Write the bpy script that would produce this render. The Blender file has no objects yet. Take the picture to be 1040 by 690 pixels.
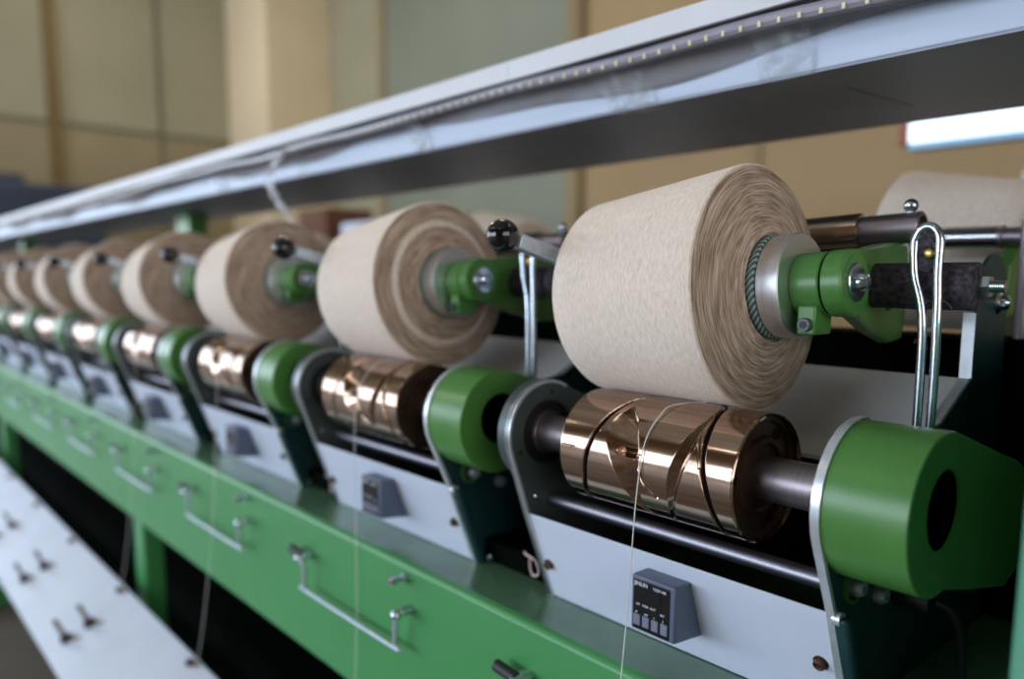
import bpy, bmesh, math, random
import numpy as np
from mathutils import Vector, Matrix
random.seed(7)
C = bpy.context.scene.collection
PI = math.pi
P = 0.39            # spacing of the winding heads along the machine
NU = 9              # heads that the camera can see
ORD = ['nearest', 'second', 'third', 'fourth', 'fifth', 'sixth', 'seventh', 'eighth', 'ninth']
FLOOR = -1.0

# ------------------------------------------------------------------ colours / materials
def lin(c):
    r = []
    for v in c:
        v /= 255.0
        r.append(v/12.92 if v <= 0.04045 else ((v+0.055)/1.055)**2.4)
    return (r[0], r[1], r[2], 1.0)

def newmat(name):
    m = bpy.data.materials.new(name); m.use_nodes = True
    nt = m.node_tree; b = nt.nodes['Principled BSDF']
    return m, nt, b

def paint(name, rgb, rough=0.45, metal=0.0, var=0.10, scale=18.0, bump=0.0, bscale=300.0, spec=0.5, coat=0.0, stretch=None):
    """base colour broken up by a procedural noise of wear, plus optional fine bump"""
    m, nt, b = newmat(name)
    N = nt.nodes; L = nt.links
    tc = N.new('ShaderNodeTexCoord'); mp = N.new('ShaderNodeMapping')
    if stretch: mp.inputs['Scale'].default_value = stretch
    L.new(tc.outputs['Object'], mp.inputs['Vector'])
    n = N.new('ShaderNodeTexNoise'); n.inputs['Scale'].default_value = scale; n.inputs['Detail'].default_value = 6
    L.new(mp.outputs['Vector'], n.inputs['Vector'])
    cr = N.new('ShaderNodeValToRGB')
    c = lin(rgb)
    cr.color_ramp.elements[0].position = 0.3; cr.color_ramp.elements[1].position = 0.7
    cr.color_ramp.elements[0].color = tuple(max(0, v*(1-var)) for v in c[:3])+(1,)
    cr.color_ramp.elements[1].color = tuple(min(1, v*(1+var)) for v in c[:3])+(1,)
    L.new(n.outputs['Fac'], cr.inputs['Fac']); L.new(cr.outputs['Color'], b.inputs['Base Color'])
    b.inputs['Roughness'].default_value = rough; b.inputs['Metallic'].default_value = metal
    b.inputs['Specular IOR Level'].default_value = spec
    b.inputs['Coat Weight'].default_value = coat; b.inputs['Coat Roughness'].default_value = 0.12
    if bump:
        n2 = N.new('ShaderNodeTexNoise'); n2.inputs['Scale'].default_value = bscale; n2.inputs['Detail'].default_value = 3
        L.new(mp.outputs['Vector'], n2.inputs['Vector'])
        bp = N.new('ShaderNodeBump'); bp.inputs['Strength'].default_value = bump; bp.inputs['Distance'].default_value = 0.001
        L.new(n2.outputs['Fac'], bp.inputs['Height']); L.new(bp.outputs['Normal'], b.inputs['Normal'])
    return m

def emis(name, rgb, s):
    m, nt, b = newmat(name)
    b.inputs['Base Color'].default_value = lin(rgb)
    b.inputs['Emission Color'].default_value = lin(rgb); b.inputs['Emission Strength'].default_value = s
    return m

def math_node(nt, op, a=None, b=None, va=None, vb=None):
    n = nt.nodes.new('ShaderNodeMath'); n.operation = op
    if a is not None: nt.links.new(a, n.inputs[0])
    if va is not None: n.inputs[0].default_value = va
    if b is not None: nt.links.new(b, n.inputs[1])
    if vb is not None: n.inputs[1].default_value = vb
    return n.outputs[0]

def yarn_side_mat():
    m, nt, b = newmat('wound_yarn_side'); N = nt.nodes; L = nt.links
    tc = N.new('ShaderNodeTexCoord'); sp = N.new('ShaderNodeSeparateXYZ'); L.new(tc.outputs['Object'], sp.inputs[0])
    ang = math_node(nt, 'ARCTAN2', sp.outputs['Z'], sp.outputs['Y'])
    def fam(sl, fx):
        # windings laid almost around the cone with a slight lead: thin in x, long in angle
        t = math_node(nt, 'MULTIPLY', ang, vb=sl); u = math_node(nt, 'ADD', sp.outputs['X'], t)
        u = math_node(nt, 'MULTIPLY', u, vb=fx)
        cb = N.new('ShaderNodeCombineXYZ'); L.new(u, cb.inputs['X'])
        L.new(math_node(nt, 'MULTIPLY', sp.outputs['Y'], vb=170), cb.inputs['Y']); L.new(math_node(nt, 'MULTIPLY', sp.outputs['Z'], vb=170), cb.inputs['Z'])
        n = N.new('ShaderNodeTexNoise'); n.inputs['Scale'].default_value = 1.0; n.inputs['Detail'].default_value = 4
        n.inputs['Roughness'].default_value = 0.65
        L.new(cb.outputs[0], n.inputs['Vector']); return n.outputs['Fac']
    a = fam(0.006, 1250.0); c = fam(-0.006, 950.0)
    s = math_node(nt, 'ADD', a, c); s = math_node(nt, 'MULTIPLY', s, vb=0.5)
    cr = N.new('ShaderNodeValToRGB'); e = cr.color_ramp.elements
    e[0].position = 0.36; e[1].position = 0.64
    e[0].color = lin((206, 188, 173)); e[1].color = lin((240, 225, 211))
    L.new(s, cr.inputs['Fac']); L.new(cr.outputs['Color'], b.inputs['Base Color'])
    b.inputs['Roughness'].default_value = 0.9; b.inputs['Specular IOR Level'].default_value = 0.15
    b.inputs['Sheen Weight'].default_value = 0.15
    bp = N.new('ShaderNodeBump'); bp.inputs['Strength'].default_value = 0.6; bp.inputs['Distance'].default_value = 0.0006
    L.new(s, bp.inputs['Height']); L.new(bp.outputs['Normal'], b.inputs['Normal'])
    return m

def yarn_end_mat():
    m, nt, b = newmat('wound_yarn_end'); N = nt.nodes; L = nt.links
    tc = N.new('ShaderNodeTexCoord'); sp = N.new('ShaderNodeSeparateXYZ'); L.new(tc.outputs['Object'], sp.inputs[0])
    y2 = math_node(nt, 'MULTIPLY', sp.outputs['Y'], sp.outputs['Y']); z2 = math_node(nt, 'MULTIPLY', sp.outputs['Z'], sp.outputs['Z'])
    r = math_node(nt, 'SQRT', math_node(nt, 'ADD', y2, z2))
    ny = math_node(nt, 'DIVIDE', sp.outputs['Y'], r); nz = math_node(nt, 'DIVIDE', sp.outputs['Z'], r)
    def rings(fr, fa, wob):
        cb = N.new('ShaderNodeCombineXYZ')
        w = N.new('ShaderNodeTexNoise'); w.inputs['Scale'].default_value = 35; w.inputs['Detail'].default_value = 2
        L.new(tc.outputs['Object'], w.inputs['Vector'])
        rr = math_node(nt, 'ADD', r, math_node(nt, 'MULTIPLY', w.outputs['Fac'], vb=wob))
        L.new(math_node(nt, 'MULTIPLY', rr, vb=fr), cb.inputs['X'])
        L.new(math_node(nt, 'MULTIPLY', ny, vb=fa), cb.inputs['Y']); L.new(math_node(nt, 'MULTIPLY', nz, vb=fa), cb.inputs['Z'])
        n = N.new('ShaderNodeTexNoise'); n.inputs['Scale'].default_value = 1.0; n.inputs['Detail'].default_value = 3
        n.inputs['Roughness'].default_value = 0.6
        L.new(cb.outputs[0], n.inputs['Vector']); return n.outputs['Fac']
    a = rings(700.0, 2.2, 0.0035); c = rings(1900.0, 5.0, 0.002)
    s = math_node(nt, 'ADD', math_node(nt, 'MULTIPLY', a, vb=0.65), math_node(nt, 'MULTIPLY', c, vb=0.35))
    cr = N.new('ShaderNodeValToRGB'); e = cr.color_ramp.elements
    e[0].position = 0.39; e[1].position = 0.64
    e[0].color = lin((132, 107, 90)); e[1].color = lin((222, 199, 181))
    L.new(s, cr.inputs['Fac']); L.new(cr.outputs['Color'], b.inputs['Base Color'])
    b.inputs['Roughness'].default_value = 0.92; b.inputs['Specular IOR Level'].default_value = 0.12
    bp = N.new('ShaderNodeBump'); bp.inputs['Strength'].default_value = 0.9; bp.inputs['Distance'].default_value = 0.0010
    L.new(s, bp.inputs['Height']); L.new(bp.outputs['Normal'], b.inputs['Normal'])
    return m

def rope_mat():
    m, nt, b = newmat('teal_patterned_cone_tip'); N = nt.nodes; L = nt.links
    tc = N.new('ShaderNodeTexCoord'); sp = N.new('ShaderNodeSeparateXYZ'); L.new(tc.outputs['Object'], sp.inputs[0])
    ang = math_node(nt, 'ARCTAN2', sp.outputs['Z'], sp.outputs['Y'])
    k = math_node(nt, 'ADD', math_node(nt, 'MULTIPLY', ang, vb=48.0), math_node(nt, 'MULTIPLY', sp.outputs['X'], vb=1500.0))
    s = math_node(nt, 'SINE', k)
    cr = N.new('ShaderNodeValToRGB'); e = cr.color_ramp.elements
    e[0].position = 0.30; e[1].position = 0.72; e[0].color = lin((18, 84, 102)); e[1].color = lin((158, 160, 140))
    L.new(math_node(nt, 'ADD', math_node(nt, 'MULTIPLY', s, vb=0.5), vb=0.5), cr.inputs['Fac'])
    L.new(cr.outputs['Color'], b.inputs['Base Color']); b.inputs['Roughness'].default_value = 0.6
    return m

def brushed(name, rgb, rough=0.25, lo=0.75):
    m, nt, b = newmat(name); N = nt.nodes; L = nt.links
    tc = N.new('ShaderNodeTexCoord'); mp = N.new('ShaderNodeMapping'); mp.inputs['Scale'].default_value = (900, 12, 12)
    L.new(tc.outputs['Object'], mp.inputs['Vector'])
    n = N.new('ShaderNodeTexNoise'); n.inputs['Scale'].default_value = 1.0; n.inputs['Detail'].default_value = 4
    L.new(mp.outputs['Vector'], n.inputs['Vector'])
    c = lin(rgb)
    cr = N.new('ShaderNodeValToRGB'); cr.color_ramp.elements[0].color = tuple(v*lo for v in c[:3])+(1,); cr.color_ramp.elements[1].color = c
    cr.color_ramp.elements[0].position = 0.3; cr.color_ramp.elements[1].position = 0.7
    L.new(n.outputs['Fac'], cr.inputs['Fac']); L.new(cr.outputs['Color'], b.inputs['Base Color'])
    b.inputs['Metallic'].default_value = 1.0
    rr = N.new('ShaderNodeMapRange'); rr.inputs['To Min'].default_value = rough*0.8; rr.inputs['To Max'].default_value = rough*1.3
    L.new(n.outputs['Fac'], rr.inputs['Value']); L.new(rr.outputs[0], b.inputs['Roughness'])
    return m

def clear_film(name='clear_plastic_film', col=(0.62, 0.66, 0.70, 1), amax=0.34, amin=0.04, nsc=60):
    m, nt, b = newmat(name); N = nt.nodes; L = nt.links
    b.inputs['Base Color'].default_value = col; b.inputs['Roughness'].default_value = 0.12
    tc = N.new('ShaderNodeTexCoord'); n = N.new('ShaderNodeTexNoise'); n.inputs['Scale'].default_value = nsc; n.inputs['Detail'].default_value = 3
    L.new(tc.outputs['Object'], n.inputs['Vector'])
    mr = N.new('ShaderNodeMapRange'); mr.inputs['From Min'].default_value = 0.35; mr.inputs['From Max'].default_value = 0.7
    mr.inputs['To Min'].default_value = amin; mr.inputs['To Max'].default_value = amax
    L.new(n.outputs['Fac'], mr.inputs['Value']); L.new(mr.outputs[0], b.inputs['Alpha'])
    bp = N.new('ShaderNodeBump'); bp.inputs['Strength'].default_value = 0.7; bp.inputs['Distance'].default_value = 0.002
    L.new(n.outputs['Fac'], bp.inputs['Height']); L.new(bp.outputs['Normal'], b.inputs['Normal'])
    return m

def tray_face():
    m, nt, b = newmat('glossy_white_tray'); N = nt.nodes; L = nt.links
    b.inputs['Base Color'].default_value = lin((188, 200, 220)); b.inputs['Roughness'].default_value = 0.42
    tc = N.new('ShaderNodeTexCoord'); mp = N.new('ShaderNodeMapping'); mp.inputs['Scale'].default_value = (5, 30, 30)
    L.new(tc.outputs['Object'], mp.inputs['Vector'])
    n = N.new('ShaderNodeTexNoise'); n.inputs['Scale'].default_value = 1.0; n.inputs['Detail'].default_value = 1.0
    L.new(mp.outputs['Vector'], n.inputs['Vector'])
    bp = N.new('ShaderNodeBump'); bp.inputs['Strength'].default_value = 0.5; bp.inputs['Distance'].default_value = 0.01
    L.new(n.outputs['Fac'], bp.inputs['Height']); L.new(bp.outputs['Normal'], b.inputs['Normal'])
    return m

M = {
 'side': yarn_side_mat(), 'end': yarn_end_mat(), 'rope': rope_mat(),
 'green': paint('machine_green_enamel', (74, 126, 58), 0.32, var=0.07, scale=30, bump=0.05, bscale=500),
 'green_beam': paint('table_green_enamel', (60, 137, 75), 0.36, var=0.05, scale=7),
 'green_top': paint('worn_green_table_top', (86, 122, 94), 0.20, var=0.16, scale=14, spec=0.7),
 'teal': paint('dark_teal_enamel', (24, 58, 62), 0.42, var=0.28, scale=26),
 'panelend': paint('green_enamel_cool_tint', (84, 146, 118), 0.4, var=0.06, scale=12, bump=0.15, bscale=260),  # teal of the cool reflected light mixed into the green
 'plate_dark': paint('dark_grey_casting', (74, 84, 84), 0.4, metal=0.3, var=0.12, scale=30),
 'edge': paint('bright_machined_edge', (205, 212, 218), 0.3, metal=0.6, var=0.1, scale=120),
 'white': paint('white_powder_coat', (204, 212, 230), 0.42, var=0.03, scale=20),
 'apron': paint('dusty_white_sheet', (212, 211, 212), 0.45, var=0.10, scale=9),
 'tray': tray_face(),
 'strip': paint('matt_white_edge', (212, 213, 218), 0.55, var=0.04, scale=12),
 'tray_under': paint('grey_tray_underside', (150, 154, 170), 0.5, var=0.05, scale=8),
 'satin': paint('satin_zinc', (176, 186, 198), 0.42, metal=0.6, var=0.12, scale=200),

 'steel': brushed('bright_steel', (206, 208, 212), 0.22),
 'zinc': paint('zinc_plated', (190, 200, 210), 0.2, metal=1.0, var=0.15, scale=200),
 'alu': brushed('turned_aluminium', (228, 230, 236), 0.36, 0.92),
 'shaft': brushed('grey_shaft', (150, 142, 146), 0.42, 0.8),
 'rod': brushed('grey_rod', (140, 140, 150), 0.40, 0.8),
 'bronze': paint('polished_bronze_drum', (172, 147, 130), 0.12, metal=1.0, var=0.26, scale=1.0, stretch=(4, 260, 260)),  # lengthwise colour streaks imitate the drum's banded reflections
 'groove': paint('shade_black_groove', (24, 19, 17), 0.5, metal=0.2, var=0.3, scale=60),  # near-black paints the shade inside the thin grooves
 'bronze_dark': paint('oxidised_bronze', (92, 68, 54), 0.40, metal=0.6, var=0.3, scale=50),
 'brown_tube': paint('steel_tube_painted_reflection', (176, 158, 146), 0.22, metal=1.0, var=0.08, scale=40),  # brown of the reflected cone mixed into the steel colour
 'black': paint('black_rubber', (22, 22, 25), 0.5, var=0.2, scale=90),
 'lint': paint('black_roller_with_lint', (58, 52, 60), 0.9, var=0.9, scale=260, bump=0.9, bscale=420),
 'fluff': paint('grey_lint', (128, 122, 128), 0.95, var=0.2, scale=300),
 'knob': paint('black_phenolic_ball', (9, 9, 11), 0.10, var=0.1, scale=10, coat=0.15),
 'bezel': paint('slate_blue_plastic', (84, 94, 116), 0.4, var=0.04, scale=40),
 'screen': paint('black_glass', (10, 9, 12), 0.12, var=0.1, scale=20),
 'print': paint('pale_print', (200, 206, 216), 0.6, var=0.02, scale=10),
 'key': paint('grey_key', (110, 116, 136), 0.45, var=0.05, scale=60),
 'yarn': paint('loose_yarn', (214, 212, 208), 0.9, var=0.08, scale=900),
 'inside': paint('shade_black_green', (4, 9, 6), 0.8, var=0.3, scale=6, spec=0.02),  # near-black puts the shade of the machine's interior into the colour
 'film': clear_film(), 'film2': clear_film('reflection_grey_film', (0.36, 0.34, 0.35, 1), 0.55, 0.25, 7),  # second film's grey-brown stands in for a wavy reflection
 'film3': clear_film('crumpled_film', (0.8, 0.82, 0.88, 1), 0.75),
 'led_rope': paint('clear_led_rope', (150, 146, 158), 0.2, var=0.06, scale=60),
 'led': paint('yellow_led_chip', (214, 210, 168), 0.4, var=0.03, scale=90),
 'pencil': paint('pencil_mark_grey', (44, 44, 50), 0.8, var=0.02, scale=90),
 'lamp': emis('fluorescent_tube', (226, 242, 255), 2.2),
 'lampbody': paint('pale_blue_lamp_body', (150, 190, 220), 0.4, var=0.06, scale=60),
 'red': paint('red_brown_cap', (150, 66, 34), 0.5, var=0.1, scale=40),
 'wall': paint('greenish_plaster', (150, 146, 122), 0.85, var=0.10, scale=0.9, bump=0.1, bscale=30),
 'wall_tan': paint('tan_plaster', (154, 131, 97), 0.85, var=0.08, scale=0.8, bump=0.1, bscale=30),
 'wall_low': paint('beige_dado', (142, 130, 102), 0.85, var=0.08, scale=1.2),
 'pillar': paint('cream_plaster', (216, 198, 168), 0.8, var=0.05, scale=1.5),
 'ochre': paint('ochre_pipe', (104, 84, 46), 0.6, var=0.12, scale=2),
 'board': paint('grey_green_board', (122, 126, 112), 0.6, var=0.10, scale=1.1),
 'seam': paint('dark_seam', (96, 94, 72), 0.8, var=0.1, scale=2),
 'seam_tan': paint('darker_tan_trim', (136, 118, 86), 0.8, var=0.08, scale=2),  # a tone darker than the tan wall
 'floor': paint('oiled_concrete', (112, 102, 92), 0.55, var=0.2, scale=1.6),
 'ceiling': paint('ceiling_plaster', (190, 186, 172), 0.9, var=0.05, scale=1),
 'frame': paint('window_frame_white', (220, 220, 215), 0.5, var=0.04, scale=4),
 'pegboard': paint('painted_peg_board', (186, 193, 208), 0.42, var=0.05, scale=9),
 'brown': paint('brown_carton', (104, 64, 44), 0.8, var=0.12, scale=6),
 'bluebox': paint('dark_blue_machine_paint', (40, 52, 74), 0.5, var=0.2, scale=3),
 'bluesign': paint('blue_sign', (70, 84, 120), 0.5, var=0.2, scale=14),
 'wire': paint('pinkish_wire', (206, 180, 180), 0.5, var=0.1, scale=90),
 'brass': paint('brass_screw', (190, 160, 90), 0.3, metal=1.0, var=0.1, scale=100),
}

# ------------------------------------------------------------------ mesh helpers
def setprops(o, label=None, cat=None, group=None, kind=None):
    if label: o['label'] = label
    if cat: o['category'] = cat
    if group: o['group'] = group
    if kind: o['kind'] = kind
    return o

def root_of(o):
    while o.parent: o = o.parent
    return o

def obj(name, mb, mat, parent=None, bevel=0.0, sharp=35, loc=None, seg=2):
    """link a mesh builder as ONE object. Geometry is given in world space; loc / root location is subtracted."""
    me = bpy.data.meshes.new(name)
    base = Vector(loc) if loc is not None else (Vector(root_of(parent).location) if parent else Vector((0, 0, 0)))
    me.from_pydata([tuple(Vector(v)-base) for v in mb.v], [], mb.f)
    me.update()
    bm = bmesh.new(); bm.from_mesh(me); bmesh.ops.recalc_face_normals(bm, faces=bm.faces[:]); bm.to_mesh(me); bm.free()
    me.polygons.foreach_set('use_smooth', [True]*len(me.polygons))
    me.set_sharp_from_angle(angle=math.radians(sharp))
    mats = mat if isinstance(mat, (list, tuple)) else [mat]
    for k in mats: me.materials.append(M[k])
    if len(mb.mi) == len(me.polygons):
        me.polygons.foreach_set('material_index', mb.mi)
    o = bpy.data.objects.new(name, me); C.objects.link(o)
    if parent is not None: o.parent = parent
    else: o.location = base
    if bevel:
        b = o.modifiers.new('bevel', 'BEVEL'); b.width = bevel; b.segments = seg; b.limit_method = 'ANGLE'; b.angle_limit = math.radians(40)
    return o

def thing(name, label, cat, loc, group=None):
    o = bpy.data.objects.new(name, None); C.objects.link(o); o.location = loc; o.empty_display_size = 0.02
    return setprops(o, label, cat, group)

class MB:
    def __init__(s): s.v = []; s.f = []; s.mi = []; s.cur = 0
    def add(s, vs, fs):
        k = len(s.v); s.v += [tuple(map(float, v)) for v in vs]
        s.f += [tuple(i+k for i in f) for f in fs]; s.mi += [s.cur]*len(fs); return s
    def box(s, x0, x1, y0, y1, z0, z1):
        return s.add([(x0,y0,z0),(x1,y0,z0),(x1,y1,z0),(x0,y1,z0),(x0,y0,z1),(x1,y0,z1),(x1,y1,z1),(x0,y1,z1)],
                     [(0,3,2,1),(4,5,6,7),(0,1,5,4),(1,2,6,5),(2,3,7,6),(3,0,4,7)])
    def prism(s, poly, x0, x1):       # poly in (y,z)
        n = len(poly)
        return s.add([(x0,a,b) for a,b in poly]+[(x1,a,b) for a,b in poly],
                     [tuple(range(n))[::-1], tuple(range(n, 2*n))]+[(i,(i+1)%n,n+(i+1)%n,n+i) for i in range(n)])
    def prism_y(s, poly, y0, y1):     # poly in (x,z)
        n = len(poly)
        return s.add([(a,y0,b) for a,b in poly]+[(a,y1,b) for a,b in poly],
                     [tuple(range(n)), tuple(range(n, 2*n))[::-1]]+[(i,n+i,n+(i+1)%n,(i+1)%n) for i in range(n)])
    def lathe(s, o, d, prof, n=48, closed=False, caps=True):
        """prof = [(along, radius)...] turned about the axis from o along d"""
        o = Vector(o); d = Vector(d).normalized()
        a = d.orthogonal().normalized() if abs(d.x) < 0.9 else Vector((0,1,0))
        a = (a-d*a.dot(d)).normalized(); b = d.cross(a)
        vs = []; fs = []
        for (t, r) in prof:
            for i in range(n):
                w = 2*PI*i/n; vs.append(o+d*t+(a*math.cos(w)+b*math.sin(w))*max(r, 1e-5))
        m = len(prof)
        for k in range(m-1 if not closed else m):
            k2 = (k+1) % m
            for i in range(n):
                j = (i+1) % n; fs.append((k*n+i, k*n+j, k2*n+j, k2*n+i))
        if caps and not closed:
            fs.append(tuple(range(n))[::-1]); fs.append(tuple((m-1)*n+i for i in range(n)))
        return s.add(vs, fs)
    def cyl(s, p0, p1, r, n=32, r1=None):
        p0 = Vector(p0); p1 = Vector(p1); L = (p1-p0).length
        return s.lathe(p0, p1-p0, [(0, r), (L, r if r1 is None else r1)], n)
    def sphere(s, c, r, n=24, m=14):
        return s.lathe(Vector(c)-Vector((0,0,r)), (0,0,1), [(r-r*math.cos(PI*k/m), r*math.sin(PI*k/m)) for k in range(m+1)], n)
    def tube(s, path, r, n=12, rect=None):
        path = [Vector(p) for p in path]; N = len(path); rings = []
        up = None
        for i, p in enumerate(path):
            t = (path[min(i+1,N-1)]-path[max(i-1,0)]).normalized()
            if up is None:
                up = Vector((0,0,1)) if abs(t.z) < 0.9 else Vector((0,1,0))
            a = (up-t*up.dot(t))
            if a.length < 1e-4: a = t.orthogonal()
            a.normalize(); up = a; b = t.cross(a)
            rr = r[i] if isinstance(r, (list, tuple)) else r
            rings += [p+(a*math.cos(2*PI*k/n)+b*math.sin(2*PI*k/n))*rr for k in range(n)]
        fs = []
        for i in range(N-1):
            for k in range(n):
                j = (k+1) % n; fs.append((i*n+k, i*n+j, (i+1)*n+j, (i+1)*n+k))
        fs.append(tuple(range(n))[::-1]); fs.append(tuple((N-1)*n+k for k in range(n)))
        return s.add(rings, fs)
    def hexnut(s, p0, p1, r): return s.cyl(p0, p1, r, 6)

def smooth_path(pts, k=8):
    """Catmull-Rom through the points"""
    pts = [Vector(p) for p in pts]; out = []
    for i in range(len(pts)-1):
        p0 = pts[max(i-1,0)]; p1 = pts[i]; p2 = pts[i+1]; p3 = pts[min(i+2,len(pts)-1)]
        for j in range(k):
            t = j/k
            out.append(0.5*((2*p1)+(p2-p0)*t+(2*p0-5*p1+4*p2-p3)*t*t+(3*p1-p0-3*p2+p3)*t**3))
    out.append(pts[-1]); return out

def kids(o): return [c for c in bpy.data.objects if c.parent == o]
def copy_tree(o, dx=0.0, parent=None):
    c = o.copy(); C.objects.link(c)
    if parent is not None: c.parent = parent
    else: c.location = (o.location.x+dx, o.location.y, o.location.z)
    for ch in kids(o):
        if ch is not c: copy_tree(ch, 0, c)
    return c

def tubewall(mb, prof_out, r_in, x0, x1):
    pass

# ================================================================== SETTING
def struct(name, mb, mat, **k):
    o = obj(name, mb, mat, **k); o['kind'] = 'structure'; return o
XL, XR, YB, YF, ZC = -9.70, 7.0, 4.43, -9.0, 8.0
struct('floor', MB().box(XL-.2, XR+.2, YF-.2, YB+.2, FLOOR-.2, FLOOR), 'floor')
struct('ceiling', MB().box(XL-.2, XR+.2, YF-.2, YB+.2, ZC, ZC+.2), 'ceiling')
struct('wall_back', MB().box(XL, -4.4, YB, YB+.2, FLOOR, ZC), 'wall')
struct('wall_back_right', MB().box(-4.4, XR, YB, YB+.2, FLOOR, ZC), 'wall_tan')
struct('wall_left', MB().box(XL-.2, XL, YF, -8.5, FLOOR, ZC).box(XL-.2, XL, -1.0, YB, FLOOR, ZC).box(XL-.2, XL, -8.5, -1.0, FLOOR, -.45).box(XL-.2, XL, -8.5, -1.0, 2.9, ZC), 'wall')
w = MB().box(XL-.12, XL-.05, -8.5, -1.0, -.45, -.38).box(XL-.12, XL-.05, -8.5, -1.0, 2.83, 2.9)
for i in range(7): w.box(XL-.12, XL-.05, -8.5+i*1.238, -8.43+i*1.238, -.38, 2.83)
struct('window_8', w, 'frame')  # unseen window, added to keep light coming from the left
wr = MB().box(XR, XR+.2, YF, -5.9, FLOOR, ZC).box(XR, XR+.2, .9, YB, FLOOR, ZC).box(XR, XR+.2, -5.9, .9, FLOOR, -.15).box(XR, XR+.2, -5.9, .9, 3.15, ZC)
struct('wall_right', wr, 'wall')
w = MB().box(XR+.03, XR+.1, -5.9, .9, -.15, -.08).box(XR+.03, XR+.1, -5.9, .9, 3.08, 3.15)
for i in range(6): w.box(XR+.03, XR+.1, -5.9+i*1.347, -5.83+i*1.347, -.08, 3.08)
struct('window_9', w, 'frame')  # unseen window, added as the opening for the right-hand fill
# front wall (behind the camera) with a long ribbon of windows
WZ0, WZ1 = -0.45, 2.9
wins = [(-9.2,-6.6), (-6.1,-3.5), (-3.0,-.4)]
fw = MB().box(XL, XR, YF-.2, YF, FLOOR, WZ0).box(XL, XR, YF-.2, YF, WZ1, ZC)
xs = [XL]+[v for w in wins for v in w]+[XR]
for i in range(0, len(xs), 2): fw.box(xs[i], xs[i+1], YF-.2, YF, WZ0, WZ1)
struct('wall_front', fw, 'wall_tan')
for k, (a, b) in enumerate(wins):
    w = MB(); t = .06
    w.box(a, b, YF-.12, YF-.04, WZ0, WZ0+t).box(a, b, YF-.12, YF-.04, WZ1-t, WZ1)
    n = 3
    for i in range(n+1):
        x = a+(b-a-t)*i/n; w.box(x, x+t, YF-.12, YF-.04, WZ0+t, WZ1-t)
    w.box(a+t, b-t, YF-.11, YF-.05, 1.9, 1.95)
    struct('window_%d' % (k+1), w, 'frame')
struct('pillar', MB().box(XL, -8.59, 3.60, YB, FLOOR, ZC), 'pillar', bevel=.01)
struct('trim_1', MB().box(XL, XL+.06, 1.57, 1.70, FLOOR, ZC), 'ochre')
struct('trim_2', MB().box(XL, XL+.012, 2.74, 2.79, FLOOR, ZC), 'seam')
struct('trim_3', MB().box(XL, XL+.02, -1.0, 3.60, 1.79, 1.835), 'seam')
struct('trim_4', MB().box(XL, XL+.010, -1.0, 3.60, FLOOR, 1.79), 'wall_low')
struct('wall_panel_board', MB().box(-7.3, -4.5, YB-.05, YB, FLOOR, 4.6), 'board', bevel=.01)
struct('trim_5', MB().box(-7.42, -7.3, YB-.07, YB, FLOOR, 4.7).box(-4.5, -4.36, YB-.07, YB, FLOOR, 4.7).box(-7.3, -4.5, YB-.07, YB, 4.6, 4.7), 'seam_tan')
struct('trim_6', MB().box(-2.78, -2.70, YB-.02, YB, FLOOR, ZC), 'seam_tan')

# ================================================================== MACHINE BODY
XM0, XM1 = -4.6, 0.172
mb_ = thing('winding_machine_frame', 'long green winding machine table and frame carrying the row of drums', 'machine', (0, .27, FLOOR))
bt = MB()
prof = []
r = .007
for k in range(7):
    w = PI/2*k/6; prof.append((-.0475+r-r*math.sin(w), -.155-r+r*math.cos(w)))
beam = [(.02, -.1552)]+[(y, z) for y, z in prof]+[(-.0475, -.327), (-.0435, -.331), (-.030, -.331), (-.030, -.327), (-.0445, -.324), (-.0445, -.17), (.02, -.170)]
obj('front_beam', MB().prism([(-.040,-.1549)]+prof[1:]+[(-.0475,-.331),(-.020,-.331),(-.020,-.165),(-.040,-.165)], XM0, XM1), 'green_beam', mb_)
obj('table_top', MB().box(XM0, XM1, -.0402, .60, -.166, -.1547), 'green_top', mb_)
obj('back_beam', MB().box(XM0, XM1, .575, .60, -.331, -.166), 'green_beam', mb_, bevel=.003)
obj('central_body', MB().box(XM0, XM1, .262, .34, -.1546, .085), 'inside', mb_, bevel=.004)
obj('inner_shade_panel', MB().box(XM0, XM1, .14, .16, FLOOR+.05, -.166), 'inside', mb_)  # near-black sheet added in place of the shade under the table
for lx in (-2.93, -1.39, .10):
    L = MB().box(lx, lx+.06, -.030, .010, FLOOR+.04, -.166)
    lg = obj('leg', L, 'green_beam', mb_, bevel=.004)
    obj('foot', MB().box(lx-.02, lx+.105, -.42, .10, FLOOR, FLOOR+.06), 'green_beam', lg, bevel=.004)
rail = obj('lower_rail', MB().box(XM0, XM1, -.01, .03, -.74, -.68), 'green_beam', mb_, bevel=.004)

# end column at the right of the picture
obj('end_cabinet', MB().box(.1735, .62, -.10, .58, FLOOR, .11), 'panelend', loc=(.4, .2, FLOOR), bevel=.010, seg=4)
setprops(bpy.data.objects['end_cabinet'], 'green enamelled end cabinet of the machine at the right edge of the photo', 'cabinet')

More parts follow.
